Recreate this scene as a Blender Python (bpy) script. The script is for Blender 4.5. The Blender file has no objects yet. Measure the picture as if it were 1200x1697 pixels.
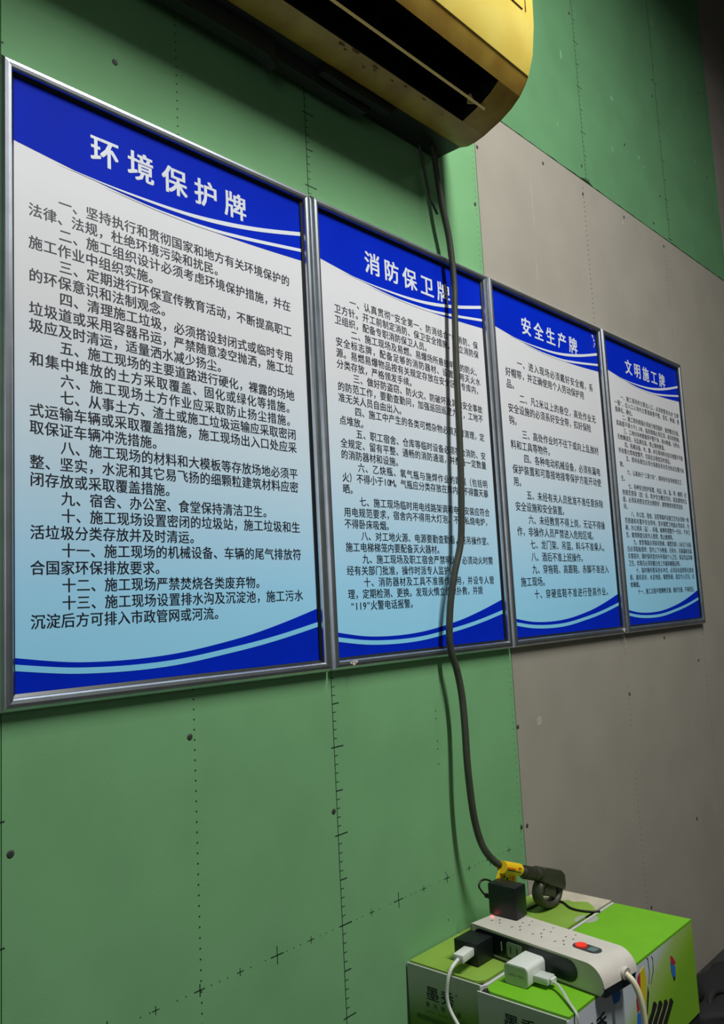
import bpy, bmesh, math, random
from mathutils import Vector, Matrix

# ---------------------------------------------------------------- camera, light, exposure
SC = bpy.context.scene
COL = SC.collection
ZO = 1.925                      # everything is laid out with the sign tops at z = 0; the floor lies at -ZO
random.seed(7)

cam_d = bpy.data.cameras.new('camera')
cam = bpy.data.objects.new('camera', cam_d)
COL.objects.link(cam)
YAW, PITCH, ROLL = 0.831224, 0.116531, -0.051909
fw = Vector((math.sin(YAW) * math.cos(PITCH), math.cos(YAW) * math.cos(PITCH), math.sin(PITCH)))
rt = Vector((math.cos(YAW), -math.sin(YAW), 0))
up = rt.cross(fw)
r2 = rt * math.cos(ROLL) + up * math.sin(ROLL)
u2 = -rt * math.sin(ROLL) + up * math.cos(ROLL)
M = Matrix((r2, u2, -fw)).transposed().to_4x4()
M.translation = Vector((-0.471903, -1.063053, -0.793514 + ZO))
cam.matrix_world = M
cam_d.sensor_fit = 'HORIZONTAL'
cam_d.sensor_width = 36.0
cam_d.lens = 36.0 * 1373.27 / 1200.0
cam_d.clip_start = 0.02
SC.camera = cam

SC.view_settings.view_transform = 'Standard'
SC.view_settings.look = 'None'
SC.view_settings.gamma = 1.0
SC.view_settings.use_curve_mapping = False
SC.view_settings.exposure = 0.0

w = bpy.data.worlds.new('world'); SC.world = w
w.use_nodes = True
w.node_tree.nodes['Background'].inputs[0].default_value = (0.80, 0.90, 1.0, 1)
w.node_tree.nodes['Background'].inputs[1].default_value = 0.12


def area(name, loc, sx, sy, power, col, rot=(0, 0, 0)):
    d = bpy.data.lights.new(name, 'AREA')
    d.shape = 'RECTANGLE'; d.size = sx; d.size_y = sy; d.energy = power; d.color = col
    o = bpy.data.objects.new(name, d); COL.objects.link(o)
    o.location = (loc[0], loc[1], loc[2] + ZO); o.rotation_euler = rot
    return o


# ceiling tubes that run towards the wall
area('tube_light_near', (0.88, -1.50, 1.54), 0.06, 1.25, 100, (0.97, 1.0, 0.97))
area('tube_light_far', (3.0, -2.2, 1.7), 0.06, 1.2, 7, (0.97, 1.0, 0.97))
# soft fill added on the left to lift the carton fronts; no opening there
area('left_fill_light', (-2.3, -2.2, -0.2), 1.4, 1.8, 8, (0.90, 0.97, 1.0), rot=(0, math.radians(-90), 0))

# ---------------------------------------------------------------- helpers


def srgb(r, g, b):
    def f(c):
        c /= 255.0
        return c / 12.92 if c <= 0.04045 else ((c + 0.055) / 1.055) ** 2.4
    return (f(r), f(g), f(b), 1.0)


def mat(name, col, rough=0.6, metal=0.0, spec=0.5, noise=0.0, nscale=20.0, bump=0.0, bscale=200.0,
        emit=None, estr=0.0, dark=None, coat=0.0):
    m = bpy.data.materials.new(name); m.use_nodes = True
    nt = m.node_tree; b = nt.nodes['Principled BSDF']
    b.inputs['Base Color'].default_value = col
    b.inputs['Roughness'].default_value = rough
    b.inputs['Metallic'].default_value = metal
    b.inputs['Specular IOR Level'].default_value = spec
    b.inputs['Coat Weight'].default_value = coat
    tc = nt.nodes.new('ShaderNodeTexCoord')
    if noise > 0:
        n = nt.nodes.new('ShaderNodeTexNoise'); n.inputs['Scale'].default_value = nscale
        n.inputs['Detail'].default_value = 5
        nt.links.new(tc.outputs['Object'], n.inputs['Vector'])
        mx = nt.nodes.new('ShaderNodeMix'); mx.data_type = 'RGBA'
        r = nt.nodes.new('ShaderNodeMapRange')
        r.inputs['From Min'].default_value = 0.35; r.inputs['From Max'].default_value = 0.7
        nt.links.new(n.outputs['Fac'], r.inputs['Value'])
        nt.links.new(r.outputs['Result'], mx.inputs['Factor'])
        dk = dark if dark else tuple(c * (1 - noise) for c in col[:3]) + (1,)
        mx.inputs['A'].default_value = col; mx.inputs['B'].default_value = dk
        nt.links.new(mx.outputs['Result'], b.inputs['Base Color'])
    if bump > 0:
        n2 = nt.nodes.new('ShaderNodeTexNoise'); n2.inputs['Scale'].default_value = bscale
        nt.links.new(tc.outputs['Object'], n2.inputs['Vector'])
        bp = nt.nodes.new('ShaderNodeBump'); bp.inputs['Strength'].default_value = bump
        bp.inputs['Distance'].default_value = 0.002
        nt.links.new(n2.outputs['Fac'], bp.inputs['Height'])
        nt.links.new(bp.outputs['Normal'], b.inputs['Normal'])
    if emit:
        b.inputs['Emission Color'].default_value = emit
        b.inputs['Emission Strength'].default_value = estr
    return m


def grad_mat(name, stops, axis=(0, 0, 1), lo=0.0, hi=1.0, rough=0.5, noise=0.02, coat=0.0):
    """printed gradient: colour runs along an object-space axis between lo and hi"""
    m = bpy.data.materials.new(name); m.use_nodes = True
    nt = m.node_tree; b = nt.nodes['Principled BSDF']
    b.inputs['Roughness'].default_value = rough
    b.inputs['Coat Weight'].default_value = coat
    tc = nt.nodes.new('ShaderNodeTexCoord')
    dot = nt.nodes.new('ShaderNodeVectorMath'); dot.operation = 'DOT_PRODUCT'
    dot.inputs[1].default_value = axis
    nt.links.new(tc.outputs['Object'], dot.inputs[0])
    n = nt.nodes.new('ShaderNodeTexNoise'); n.inputs['Scale'].default_value = 9
    n.inputs['Detail'].default_value = 4
    nt.links.new(tc.outputs['Object'], n.inputs['Vector'])
    r = nt.nodes.new('ShaderNodeMapRange')
    r.inputs['From Min'].default_value = lo; r.inputs['From Max'].default_value = hi
    nt.links.new(dot.outputs['Value'], r.inputs['Value'])
    ad = nt.nodes.new('ShaderNodeMath'); ad.operation = 'MULTIPLY_ADD'
    ad.inputs[1].default_value = noise; 
    nt.links.new(n.outputs['Fac'], ad.inputs[0]); nt.links.new(r.outputs['Result'], ad.inputs[2])
    cr = nt.nodes.new('ShaderNodeValToRGB')
    e = cr.color_ramp.elements
    while len(e) < len(stops): e.new(0.5)
    for k, (p, c) in enumerate(stops):
        e[k].position = p; e[k].color = c
    nt.links.new(ad.outputs[0], cr.inputs['Fac'])
    nt.links.new(cr.outputs['Color'], b.inputs['Base Color'])
    return m


class MB:
    """collects geometry in layout coordinates, then links it as ONE mesh object"""
    def __init__(s): s.v = []; s.f = []; s.mi = []; s.cur = 0
    def add(s, verts, faces):
        o = len(s.v); s.v += [tuple(p) for p in verts]
        s.f += [tuple(i + o for i in f) for f in faces]; s.mi += [s.cur] * len(faces)
        return s
    def bm(s, b):
        b.verts.ensure_lookup_table(); b.verts.index_update()
        s.add([v.co[:] for v in b.verts], [[v.index for v in f.verts] for f in b.faces]); b.free()
        return s
    def box(s, x0, x1, y0, y1, z0, z1, bev=0.0, seg=2, xf=None):
        b = bmesh.new()
        bmesh.ops.create_cube(b, size=1)
        for v in b.verts:
            v.co = Vector(((x0 + x1) / 2 + v.co.x * (x1 - x0), (y0 + y1) / 2 + v.co.y * (y1 - y0), (z0 + z1) / 2 + v.co.z * (z1 - z0)))
        if bev > 0:
            bmesh.ops.bevel(b, geom=list(b.edges), offset=bev, segments=seg, affect='EDGES', profile=0.5)
        if xf is not None: bmesh.ops.transform(b, matrix=xf, verts=b.verts)
        return s.bm(b)
    def prism(s, poly, d, xf=None, axis='z'):
        """poly (a,b) list extruded; axis z: (a,b,0..d); axis y: (a, y, b); axis x: (x, a, b). d=(lo,hi)"""
        n = len(poly)
        def P(a, b, c):
            if axis == 'z': p = Vector((a, b, c))
            elif axis == 'y': p = Vector((a, c, b))
            else: p = Vector((c, a, b))
            return xf @ p if xf is not None else p
        vs = [P(a, b, d[0]) for a, b in poly] + [P(a, b, d[1]) for a, b in poly]
        fs = [tuple(range(n))[::-1], tuple(range(n, 2 * n))]
        fs += [(i, (i + 1) % n, n + (i + 1) % n, n + i) for i in range(n)]
        return s.add(vs, fs)
    def tube(s, pts, r, n=12, cap=True, flat=1.0):
        pts = [Vector(p) for p in pts]
        rs = r if isinstance(r, (list, tuple)) else [r] * len(pts)
        t0 = (pts[1] - pts[0]).normalized()
        ref = Vector((0, 0, 1)) if abs(t0.z) < 0.9 else Vector((0, 1, 0))
        nrm = t0.cross(ref).normalized(); vs = []; fs = []
        for i, p in enumerate(pts):
            t = (pts[min(i + 1, len(pts) - 1)] - pts[max(i - 1, 0)]).normalized()
            nrm = (nrm - t * nrm.dot(t)).normalized(); bn = t.cross(nrm)
            for k in range(n):
                a = 2 * math.pi * k / n
                vs.append(p + (nrm * math.cos(a) + bn * math.sin(a) * flat) * rs[i])
        for i in range(len(pts) - 1):
            for k in range(n):
                a = i * n + k; b2 = i * n + (k + 1) % n
                fs.append((a, b2, b2 + n, a + n))
        if cap:
            fs.append(tuple(range(n))[::-1]); fs.append(tuple(range((len(pts) - 1) * n, len(pts) * n)))
        return s.add(vs, fs)
    def disc(s, c, r, d, n=14, axis='y', th=0.0008, rx=1.0):
        poly = [(c[0] + math.cos(2 * math.pi * k / n) * r * rx, c[1] + math.sin(2 * math.pi * k / n) * r) for k in range(n)]
        return s.prism(poly, (d - th, d), axis=axis)
    def build(s, name, mats, parent=None, base=(0, 0, 0), smooth=False, angle=35):
        me = bpy.data.meshes.new(name)
        me.from_pydata([(x - base[0], y - base[1], z - base[2]) for x, y, z in s.v], [], s.f)
        if not isinstance(mats, (list, tuple)): mats = [mats]
        for m in mats: me.materials.append(m)
        if len(mats) > 1: me.polygons.foreach_set('material_index', s.mi)
        b = bmesh.new(); b.from_mesh(me); bmesh.ops.recalc_face_normals(b, faces=b.faces)
        if smooth:
            for f in b.faces: f.smooth = True
            for e in b.edges:
                if len(e.link_faces) == 2 and e.calc_face_angle(0) > math.radians(angle): e.smooth = False
        b.to_mesh(me); b.free(); me.update()
        o = bpy.data.objects.new(name, me); COL.objects.link(o)
        if parent is not None:
            o.parent = parent
        else:
            o.location = base
        return o


def smooth_path(pts, k=8):
    P = [Vector(p) for p in pts]; P = [P[0] * 2 - P[1]] + P + [P[-1] * 2 - P[-2]]; out = []
    for i in range(1, len(P) - 2):
        for j in range(k):
            t = j / k; a, b, c, d = P[i - 1:i + 3]
            out.append(0.5 * ((2 * b) + (c - a) * t + (2 * a - 5 * b + 4 * c - d) * t * t + (3 * b - a - 3 * c + d) * t ** 3))
    out.append(P[-2]); return out


def thing(name, label, cat, base, group=None):
    o = bpy.data.objects.new(name, None); COL.objects.link(o)
    o.empty_display_size = 0.05
    o.location = base; o['label'] = label; o['category'] = cat
    if group: o['group'] = group
    return o


def tag(o, label, cat, group=None):
    o['label'] = label; o['category'] = cat
    if group: o['group'] = group
    return o


# glyphs -----------------------------------------------------------------
_G = {}


def glyph(ch, off):
    key = ch
    if key not in _G:
        c = bpy.data.curves.new('g', 'FONT'); c.body = ch; c.size = 1; c.resolution_u = 2
        o = bpy.data.objects.new('g', c); COL.objects.link(o)
        bpy.context.view_layer.update()
        m = bpy.data.meshes.new_from_object(o.evaluated_get(bpy.context.evaluated_depsgraph_get()))
        _G[key] = ([tuple(v.co) for v in m.vertices], [tuple(p.vertices) for p in m.polygons])
        bpy.data.objects.remove(o); bpy.data.curves.remove(c); bpy.data.meshes.remove(m)
    return _G[key]


NARROW = set('“”0123456789.M ')


def cw(ch):
    return 0.55 if ch in NARROW else (1.0 if ord(ch) > 255 else 0.58)


def letter(mb, text, x, z, size, y=0.0, pitch=None, off=0.0, sx=1.0, put=None, nrm=(0, -1, 0)):
    """lay a line of text; x = left of first cell, z = centre of the glyphs; put maps (a, b) -> layout point"""
    pitch = pitch or size
    for ch in text:
        wd = cw(ch) * pitch
        if ch != ' ':
            vs, fs = glyph(ch, off)
            if vs:
                if ord(ch) > 0x2fff and ch not in '“”':
                    x0 = x + (wd - size * sx) / 2
                else:
                    xs = [v[0] for v in vs]; x0 = x + wd / 2 - (min(xs) + max(xs)) / 2 * size * sx
                sh = [(0, 0)] if off <= 0 else ([(-off, 0), (off, 0)] if off < .016 else [(-off, -off * .6), (off, -off * .6), (-off, off * .6), (off, off * .6)])
                for j, (da, db) in enumerate(sh):        # a heavier stroke is several shifted copies of the outline
                    V = []
                    for v in vs:
                        a = x0 + (v[0] + da) * size * sx; b = z + (v[1] + db - 0.37) * size
                        V.append(put(a, b) if put else (a, y, b))
                    mb.add([(p[0] + nrm[0] * j * 4e-5, p[1] + nrm[1] * j * 4e-5, p[2]) for p in V], fs)
        x += wd


# ---------------------------------------------------------------- materials
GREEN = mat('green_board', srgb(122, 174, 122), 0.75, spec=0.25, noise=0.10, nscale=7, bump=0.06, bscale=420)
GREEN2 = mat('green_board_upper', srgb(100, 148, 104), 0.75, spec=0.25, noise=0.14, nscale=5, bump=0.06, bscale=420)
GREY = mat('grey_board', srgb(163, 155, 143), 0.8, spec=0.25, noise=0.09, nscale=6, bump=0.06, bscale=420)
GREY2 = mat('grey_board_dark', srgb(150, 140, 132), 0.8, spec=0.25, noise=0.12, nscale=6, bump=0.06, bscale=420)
STUD = mat('wall_core', srgb(35, 36, 32), 0.9)
PLASTER = mat('plaster', srgb(96, 98, 92), 0.9, noise=0.1, nscale=3)
CONC = mat('concrete_floor', srgb(46, 45, 43), 0.85, noise=0.35, nscale=5, bump=0.4, bscale=60)
INK = mat('green_black_ink', srgb(22, 52, 34), 0.8)
DOT = mat('grey_ink', srgb(62, 58, 54), 0.8)
SCREW = mat('dark_screw', srgb(64, 68, 60), 0.6)
CHALK = mat('chalk_smear', srgb(122, 166, 128), 0.9)
CHALK2 = mat('filler_smear', srgb(176, 169, 158), 0.9)
CHALK3 = mat('pale_peel', srgb(206, 196, 186), 0.8)
METAL = mat('brushed_aluminium', (0.68, 0.71, 0.78, 1), 0.33, metal=1.0, noise=0.15, nscale=30)
LIP = mat('black_inner_lip', srgb(22, 26, 28), 0.35)  # inner lip of the frame rails, coloured black
PAPER = grad_mat('sign_paper', [(0.0, srgb(154, 224, 255)), (0.15, srgb(168, 224, 255)), (0.42, srgb(210, 226, 238)),
                                (0.62, srgb(224, 222, 226)), (1.0, srgb(222, 218, 222))], lo=0.02, hi=0.9, rough=0.5, noise=0.0)
BLUE = mat('blue_print', srgb(6, 42, 196), 0.55, spec=0.03, noise=0.10, nscale=12)
WHITEP = mat('white_print', srgb(228, 230, 238), 0.35)
CYANP = mat('light_blue_print', srgb(140, 218, 255), 0.35)
TEXT = mat('black_print', srgb(14, 18, 34), 0.5)
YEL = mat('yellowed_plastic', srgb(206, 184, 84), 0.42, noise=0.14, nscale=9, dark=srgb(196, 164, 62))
YEL2 = mat('yellowed_plastic_shaded', srgb(194, 160, 66), 0.45, noise=0.25, nscale=11, dark=srgb(160, 116, 42))  # darker copy of the yellow, with the lower shell's shade in its colour
CHASSIS = mat('chassis_plastic', srgb(26, 29, 26), 0.5)
LIPGREY = mat('chassis_lip', srgb(44, 50, 45), 0.5)
BLACKIN = mat('duct_black', srgb(14, 12, 10), 0.6)
VANE = mat('vane_plastic', srgb(232, 206, 130), 0.4)
CABLE = mat('cable_rubber', srgb(66, 68, 58), 0.42, noise=0.2, nscale=40)
PLUGM = mat('plug_rubber', srgb(58, 58, 46), 0.5, noise=0.15, nscale=60)
TAGY = mat('yellow_tag', srgb(232, 190, 20), 0.45)
TAGR = mat('tag_orange', srgb(224, 96, 24), 0.5)
BLK = mat('black_plastic', srgb(14, 18, 20), 0.42)
BLKG = mat('black_cord', srgb(20, 20, 18), 0.5)
STRIPW = mat('offwhite_plastic', srgb(206, 198, 188), 0.4, noise=0.06, nscale=30)
STRIPG = mat('offwhite_plastic_socket', srgb(126, 140, 124), 0.5)
NAVY = mat('dark_navy_plastic', srgb(12, 24, 34), 0.3)
WHT = mat('white_plastic', srgb(216, 216, 210), 0.32)
WHTC = mat('white_cable', srgb(214, 214, 204), 0.4)
CREAM = mat('cream_cable', srgb(216, 208, 176), 0.4)
RED = mat('red_button', srgb(232, 40, 26), 0.3, emit=(1, 0.05, 0.02, 1), estr=0.25)
LED = mat('red_led', srgb(255, 60, 60), 0.3, emit=(1, 0.08, 0.08, 1), estr=5)
SMOKE = mat('switch_dark', srgb(52, 58, 60), 0.3)
SMOKE2 = mat('switch_grey', srgb(100, 116, 118), 0.3)
FAINT = mat('faint_print', srgb(120, 126, 108), 0.5)
CARTG = mat('carton_green', srgb(112, 178, 24), 0.55, noise=0.08, nscale=25)
CARTG2 = mat('carton_green_shaded', srgb(134, 168, 62), 0.6, noise=0.15, nscale=14)  # duller green: shading of the wall-side top put into the colour
CARTW = mat('carton_white', srgb(196, 196, 188), 0.6)
CARTD = mat('carton_gap_shade', srgb(30, 24, 18), 0.8)  # near-black, painted shade for the gap around the flap
TORN = mat('torn_cardboard', srgb(198, 186, 166), 0.8, noise=0.2, nscale=30)
CRIM = mat('crimson_print', srgb(176, 34, 70), 0.55)
YELP = mat('yellow_print', srgb(206, 186, 24), 0.55)
BLUP = mat('blue_wing_print', srgb(40, 104, 190), 0.55)
BARK = mat('black_bar_print', srgb(26, 24, 14), 0.55)
BARL = mat('bar_line_print', srgb(130, 130, 110), 0.55)
PRG = mat('green_print', srgb(60, 100, 20), 0.6)
CLOTH = mat('black_cloth', srgb(22, 22, 23), 0.8, noise=0.3, nscale=30, bump=0.5, bscale=300)
TABLE = mat('dark_table', srgb(26, 25, 24), 0.6)

# ---------------------------------------------------------------- room shell
def struct(o): o['kind'] = 'structure'; return o


X0, X1, Y0, ZT, ZF = -2.6, 4.4, -4.2, 2.05, -1.925
wall = struct(MB().box(X0, X1, 0.033, 0.15, ZF, ZT).build('wall_back', STUD))
struct(MB().box(X0 - 0.1, X1 + 0.1, Y0 - 0.1, 0.15, ZF - 0.1, ZF).build('floor', CONC))
struct(MB().box(X0 - 0.1, X1 + 0.1, Y0 - 0.1, 0.15, ZT, ZT + 0.1).build('ceiling', PLASTER))
struct(MB().box(X1, X1 + 0.1, Y0, 0.15, ZF, ZT).build('wall_right', PLASTER))
struct(MB().box(X0 - 0.1, X0, Y0, 0.15, ZF, ZT).build('wall_left', PLASTER))
struct(MB().box(X0, X1, Y0 - 0.1, Y0, ZF, ZT).build('wall_front', PLASTER))

ZS = 0.476
BY0, BY1 = 0.020, 0.032


def board(x0, x1, z0, z1, m, label, ragged=None, left_rag=False):
    """one plasterboard; ragged = jitter of the bottom edge, ragged left edge for the grey upper one"""
    poly = []
    if ragged:
        n = int((x1 - x0) / 0.03)
        for k in range(n + 1):
            x = x0 + (x1 - x0) * k / n
            dz = random.uniform(-ragged, ragged) * (1 if 0 < k < n else 0)
            if 1.775 < x < 1.86: dz += 0.010 * (1 - abs(x - 1.817) / 0.043)
            poly.append((x, z0 + dz))
    else:
        poly += [(x0, z0), (x1, z0)]
    poly += [(x1, z1)]
    if left_rag:
        n = 40
        poly += [(x0 + random.uniform(-0.004, 0.003), z1 + (z0 - z1) * k / n) for k in range(n)]
    else:
        poly += [(x0, z1)]
    o = MB().prism(poly, (BY0, BY1), axis='y').build('plasterboard', m, wall)
    if label: o['label'] = label
    return o


bL0 = board(-2.59, -1.196, ZF, ZS - 0.003, GREEN, 'green board')
bL1 = board(-1.194, 0.0075, ZF, ZS - 0.003, GREEN, 'green board')
bL2 = board(0.0090, 1.2070, ZF, ZS - 0.003, GREEN, 'green board behind the second sign')
bL3 = board(1.2092, 2.4080, ZF, ZS - 0.004, GREY, 'grey board right of the green board')
bL4 = board(2.4090, 3.6080, ZF, ZS - 0.004, GREY, 'grey board at the right edge')
bL5 = board(3.6090, 4.395, ZF, ZS - 0.004, GREY, None)
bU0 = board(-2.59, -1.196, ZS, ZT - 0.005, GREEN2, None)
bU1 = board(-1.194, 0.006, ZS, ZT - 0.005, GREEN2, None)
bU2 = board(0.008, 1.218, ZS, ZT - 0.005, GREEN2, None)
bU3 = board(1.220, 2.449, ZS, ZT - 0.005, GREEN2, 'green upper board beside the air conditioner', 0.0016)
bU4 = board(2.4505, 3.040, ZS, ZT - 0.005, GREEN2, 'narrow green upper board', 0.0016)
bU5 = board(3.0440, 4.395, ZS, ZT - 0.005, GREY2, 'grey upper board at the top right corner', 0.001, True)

# flat print on the boards (rulers, crosses, dotted lines)
YP = BY0 - 0.0002


def quad(mb, x0, x1, z0, z1, sl=0.0):
    mb.add([(x0, YP, z0), (x1, YP, z0 + sl), (x1, YP, z1 + sl), (x0, YP, z1)], [(0, 1, 2, 3)])


def ruler(mb, x, z0, z1, side=1, lw=0.0017):
    quad(mb, x - lw / 2, x + lw / 2, z0, z1)
    u = 0.01525; k = int(math.ceil((z0 + 1.3425) / u))
    while -1.3425 + k * u < z1:
        z = -1.3425 + k * u
        L = 0.024 if k % 10 == 0 else (0.017 if k % 5 == 0 else 0.0085)
        b = -0.008 if k % 10 == 0 else 0
        t = 0.0011 if k % 5 == 0 else 0.0007
        quad(mb, *sorted((x + side * b, x + side * L)), z - t, z + t, random.uniform(-.0004, .0008)); k += 1


def dots(mb, x, z0, z1, u=0.01525, r=0.0013, skip=0.0):
    z = z0
    while z < z1:
        if random.random() > skip:
            quad(mb, x - r, x + r, z - r, z + r)
        z += u


def dotsh(mb, z, x0, x1, u=0.01525, r=0.0009):
    x = x0
    while x < x1:
        if random.random() > 0.25: quad(mb, x - r, x + r, z - r, z + r)
        x += u


def cross(mb, x, z, a, t=0.0009):
    quad(mb, x - a, x + a, z - t, z + t); quad(mb, x - t, x + t, z - a, z + a)


m = MB(); ruler(m, 0.6085, ZF, ZS - 0.01); dots(m, 0.3065, ZF, ZS - 0.01); dots(m, 0.909, ZF, -0.95, skip=0.7)
for k in range(7):
    x = 0.1515 + k * 0.1525
    cross(m, x, -1.3425, 0.009 if k % 2 else 0.014) if abs(x - 0.6085) > 0.02 else None
    cross(m, x + 0.076, -1.3425, 0.006, 0.0007)
dotsh(m, -1.3425, 0.02, 1.20); dots(m, 1.195, ZF, ZS - 0.01, r=0.0010, skip=0.1)
m.build('printed_marks', INK, bL2)['kind'] = 'stuff'
m = MB(); ruler(m, 0.0045, ZF, ZS - 0.01, -1, 0.0022); m.build('printed_marks', INK, bL1)['kind'] = 'stuff'
m = MB(); dots(m, 1.8, -1.9, -1.28); dots(m, 1.8, -1.16, -1.04); dots(m, 1.8, -0.96, -0.90)
dots(m, 1.79, 0.02, 0.46, r=0.0018); dots(m, 2.395, -1.9, 0.46, r=0.0015, skip=0.25)
m.build('printed_marks', DOT, bL3)['kind'] = 'stuff'
m = MB(); ruler(m, 1.817, ZS + 0.004, ZT - 0.01, 1, 0.0016); m.build('printed_marks', INK, bU3)['kind'] = 'stuff'
m = MB(); ruler(m, 2.4535, ZS + 0.004, ZT - 0.01, 1, 0.002); m.build('printed_marks', INK, bU4)['kind'] = 'stuff'


def screw(par, x, z, r=0.0052):
    mb = MB()
    n = 12
    ring = [(x + math.cos(2 * math.pi * k / n) * r, BY0 - 0.0003, z + math.sin(2 * math.pi * k / n) * r) for k in range(n)]
    inn = [(x + math.cos(2 * math.pi * k / n) * r * .72, BY0 - 0.0011, z + math.sin(2 * math.pi * k / n) * r * .72) for k in range(n)]
    mb.add(ring + inn, [(k, (k + 1) % n, n + (k + 1) % n, n + k) for k in range(n)] + [tuple(range(n, 2 * n))])
    mb.box(x - r * .5, x + r * .5, BY0 - .0016, BY0 - .0011, z - r * .1, z + r * .1)
    mb.box(x - r * .1, x + r * .1, BY0 - .0016, BY0 - .0011, z - r * .5, z + r * .5)
    mb.build('screw', SCREW, par)


for x, z in [(0.600, -1.147), (0.020, -1.079), (0.298, -0.974), (1.199, -1.306), (1.190, 0.190), (0.19, 0.086)]: screw(bL2, x, z)
for x, z in [(1.218, 0.352), (1.553, 0.436), (1.786, 0.425), (2.071, 0.445), (2.39, 0.44), (1.223, -1.308), (1.214, -1.084),
             (1.807, -1.073), (2.34, -1.02), (1.826, -1.66), (2.08, -0.93), (2.20, -1.5)]: screw(bL3, x, z)
for x, z in [(1.799, 1.03), (1.795, 0.52), (2.13, 0.723), (2.432, 1.1), (2.422, 1.031), (2.402, 0.634), (2.317, 0.414 + 0.09)]: screw(bU3, x, z)
for x, z in [(2.937, 1.274), (2.93, 0.9)]: screw(bU4, x, z)


def smear(par, pts, m):
    """filler or chalk marks: thin irregular patches"""
    mb = MB()
    for x, z, a, b2 in pts:
        n = 11; ph = random.random() * 6
        poly = [(x + math.cos(2 * math.pi * k / n) * a * random.uniform(.55, 1.1), z + math.sin(2 * math.pi * k / n) * b2 * random.uniform(.6, 1.1)) for k in range(n)]
        mb.prism(poly, (BY0 - .0003, BY0), axis='y')
    o = mb.build('filler_marks', m, par); o['kind'] = 'stuff'; o['label'] = 'pale filler marks'


smear(bU3, [(1.72, 0.85, .006, .018), (2.06, 0.86, .012, .01), (2.03, 0.665, .004, .014), (2.24, 0.72, .012, .006), (2.28, 0.70, .01, .004),
            (1.66, 0.60, .004, .006), (2.26, 0.86, .004, .003), (2.10, 1.34, .016, .005)], CHALK)
smear(bU4, [(2.40 + .09, 1.36, .006, .02), (2.80, 0.92, .005, .014)], CHALK)
smear(bL3, [(1.31, -1.085, .017, .014), (1.475, 0.30, .0016, .12), (1.47, 0.10, .0016, .05), (2.06, 0.42, .006, .008)], CHALK2)

# ---------------------------------------------------------------- framed signs
W, H = 0.600, 0.905
S1 = ["环境保护牌", [
 "一、坚持执行和贯彻国家和地方有关环境保护的", "法律、法规，杜绝环境污染和扰民。", "二、施工组织设计必须考虑环境保护措施，并在",
 "施工作业中组织实施。", "三、定期进行环保宣传教育活动，不断提高职工", "的环保意识和法制观念。", "四、清理施工垃圾，必须搭设封闭式或临时专用",
 "垃圾道或采用容器吊运，严禁随意凌空抛洒，施工垃", "圾应及时清运，适量洒水减少扬尘。", "五、施工现场的主要道路进行硬化，裸露的场地",
 "和集中堆放的土方采取覆盖、固化或绿化等措施。", "六、施工现场土方作业应采取防止扬尘措施。", "七、从事土方、渣土或施工垃圾运输应采取密闭",
 "式运输车辆或采取覆盖措施，施工现场出入口处应采", "取保证车辆冲洗措施。", "八、施工现场的材料和大模板等存放场地必须平",
 "整、坚实，水泥和其它易飞扬的细颗粒建筑材料应密", "闭存放或采取覆盖措施。", "九、宿舍、办公室、食堂保持清洁卫生。",
 "十、施工现场设置密闭的垃圾站，施工垃圾和生", "活垃圾分类存放并及时清运。", "十一、施工现场的机械设备、车辆的尾气排放符",
 "合国家环保排放要求。", "十二、施工现场严禁焚烧各类废弃物。", "十三、施工现场设置排水沟及沉淀池，施工污水", "沉淀后方可排入市政管网或河流。"]]
S2 = ["消防保卫牌", [
 "一、认真贯彻“安全第一、防消结合”的消防、保", "卫方针。开工前制定消防、保卫安全措施，建立消防保", "卫组织，配备专职消防保卫人员。",
 "二、施工现场及易燃、易爆场所悬挂明显的防火、", "安全标志牌，配备足够的消防器材、设置专用灭火水", "源。易燃易爆物品按有关规定存放在安全区域专库内，",
 "分类存放，严格领发手续。", "三、做好防盗窃、防火灾、防破坏及其他安全事故", "的防范工作，要勤查勤问，加强巡回巡逻力度，工地不",
 "准无关人员自由出入。", "四、施工中产生的各类可燃杂物必须及时清理，定", "点堆放。", "五、职工宿舍、仓库等临时设备必须符合消防、安",
 "全规定、留有平整、通畅的消防通道，并配备一定数量", "的消防器材和设施。", "六、乙炔瓶、氧气瓶与施焊作业的距离（包括明",
 "火）不得小于10M。气瓶应分类存放在库内，不得露天暴", "晒。", "七、施工现场临时用电线路架调和电器安装应符合",
 "用电规范要求，宿舍内不得用大灯泡、不得私烧电炉，", "不得卧床吸烟。", "八、对工地火源、电源要勤查勤看，塔吊操作室、",
 "施工电梯梯笼内要配备灭火器材。", "九、施工现场及职工宿舍严禁明火，必须动火时需", "经有关部门批准，操作时派专人监护。",
 "十、消防器材及工具不准挪作它用，并设专人管", "理，定期检测、更换。发现火情立组织扑救，并拨", "“119”火警电话报警。"]]
S3 = ["安全生产牌", [
 "一、进入现场必须戴好安全帽，系", "好帽带，并正确使用个人劳动保护用", "品。", "二、凡2米以上的悬空，高处作业无", "安全设施的必须系好安全带，扣好保险",
 "钩。", "三、高处作业时不往下或向上乱抛材", "料和工具等物件。", "四、各种电动机械设备，必须有漏电", "保护装置和可靠接地接零保护方能开动使", "用。",
 "五、未经有关人员批准不准任意拆除", "安全设施和安全装置。", "六、未经教育不得上岗，无证不得操", "作，非操作人员严禁进入危险区域。",
 "七、龙门架、吊篮、料斗不准乘人。", "八、酒后不准上班操作。", "九、穿拖鞋、高跟鞋、赤脚不准进入", "施工现场。", "十、穿硬底鞋不准进行登高作业。"]]
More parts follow.
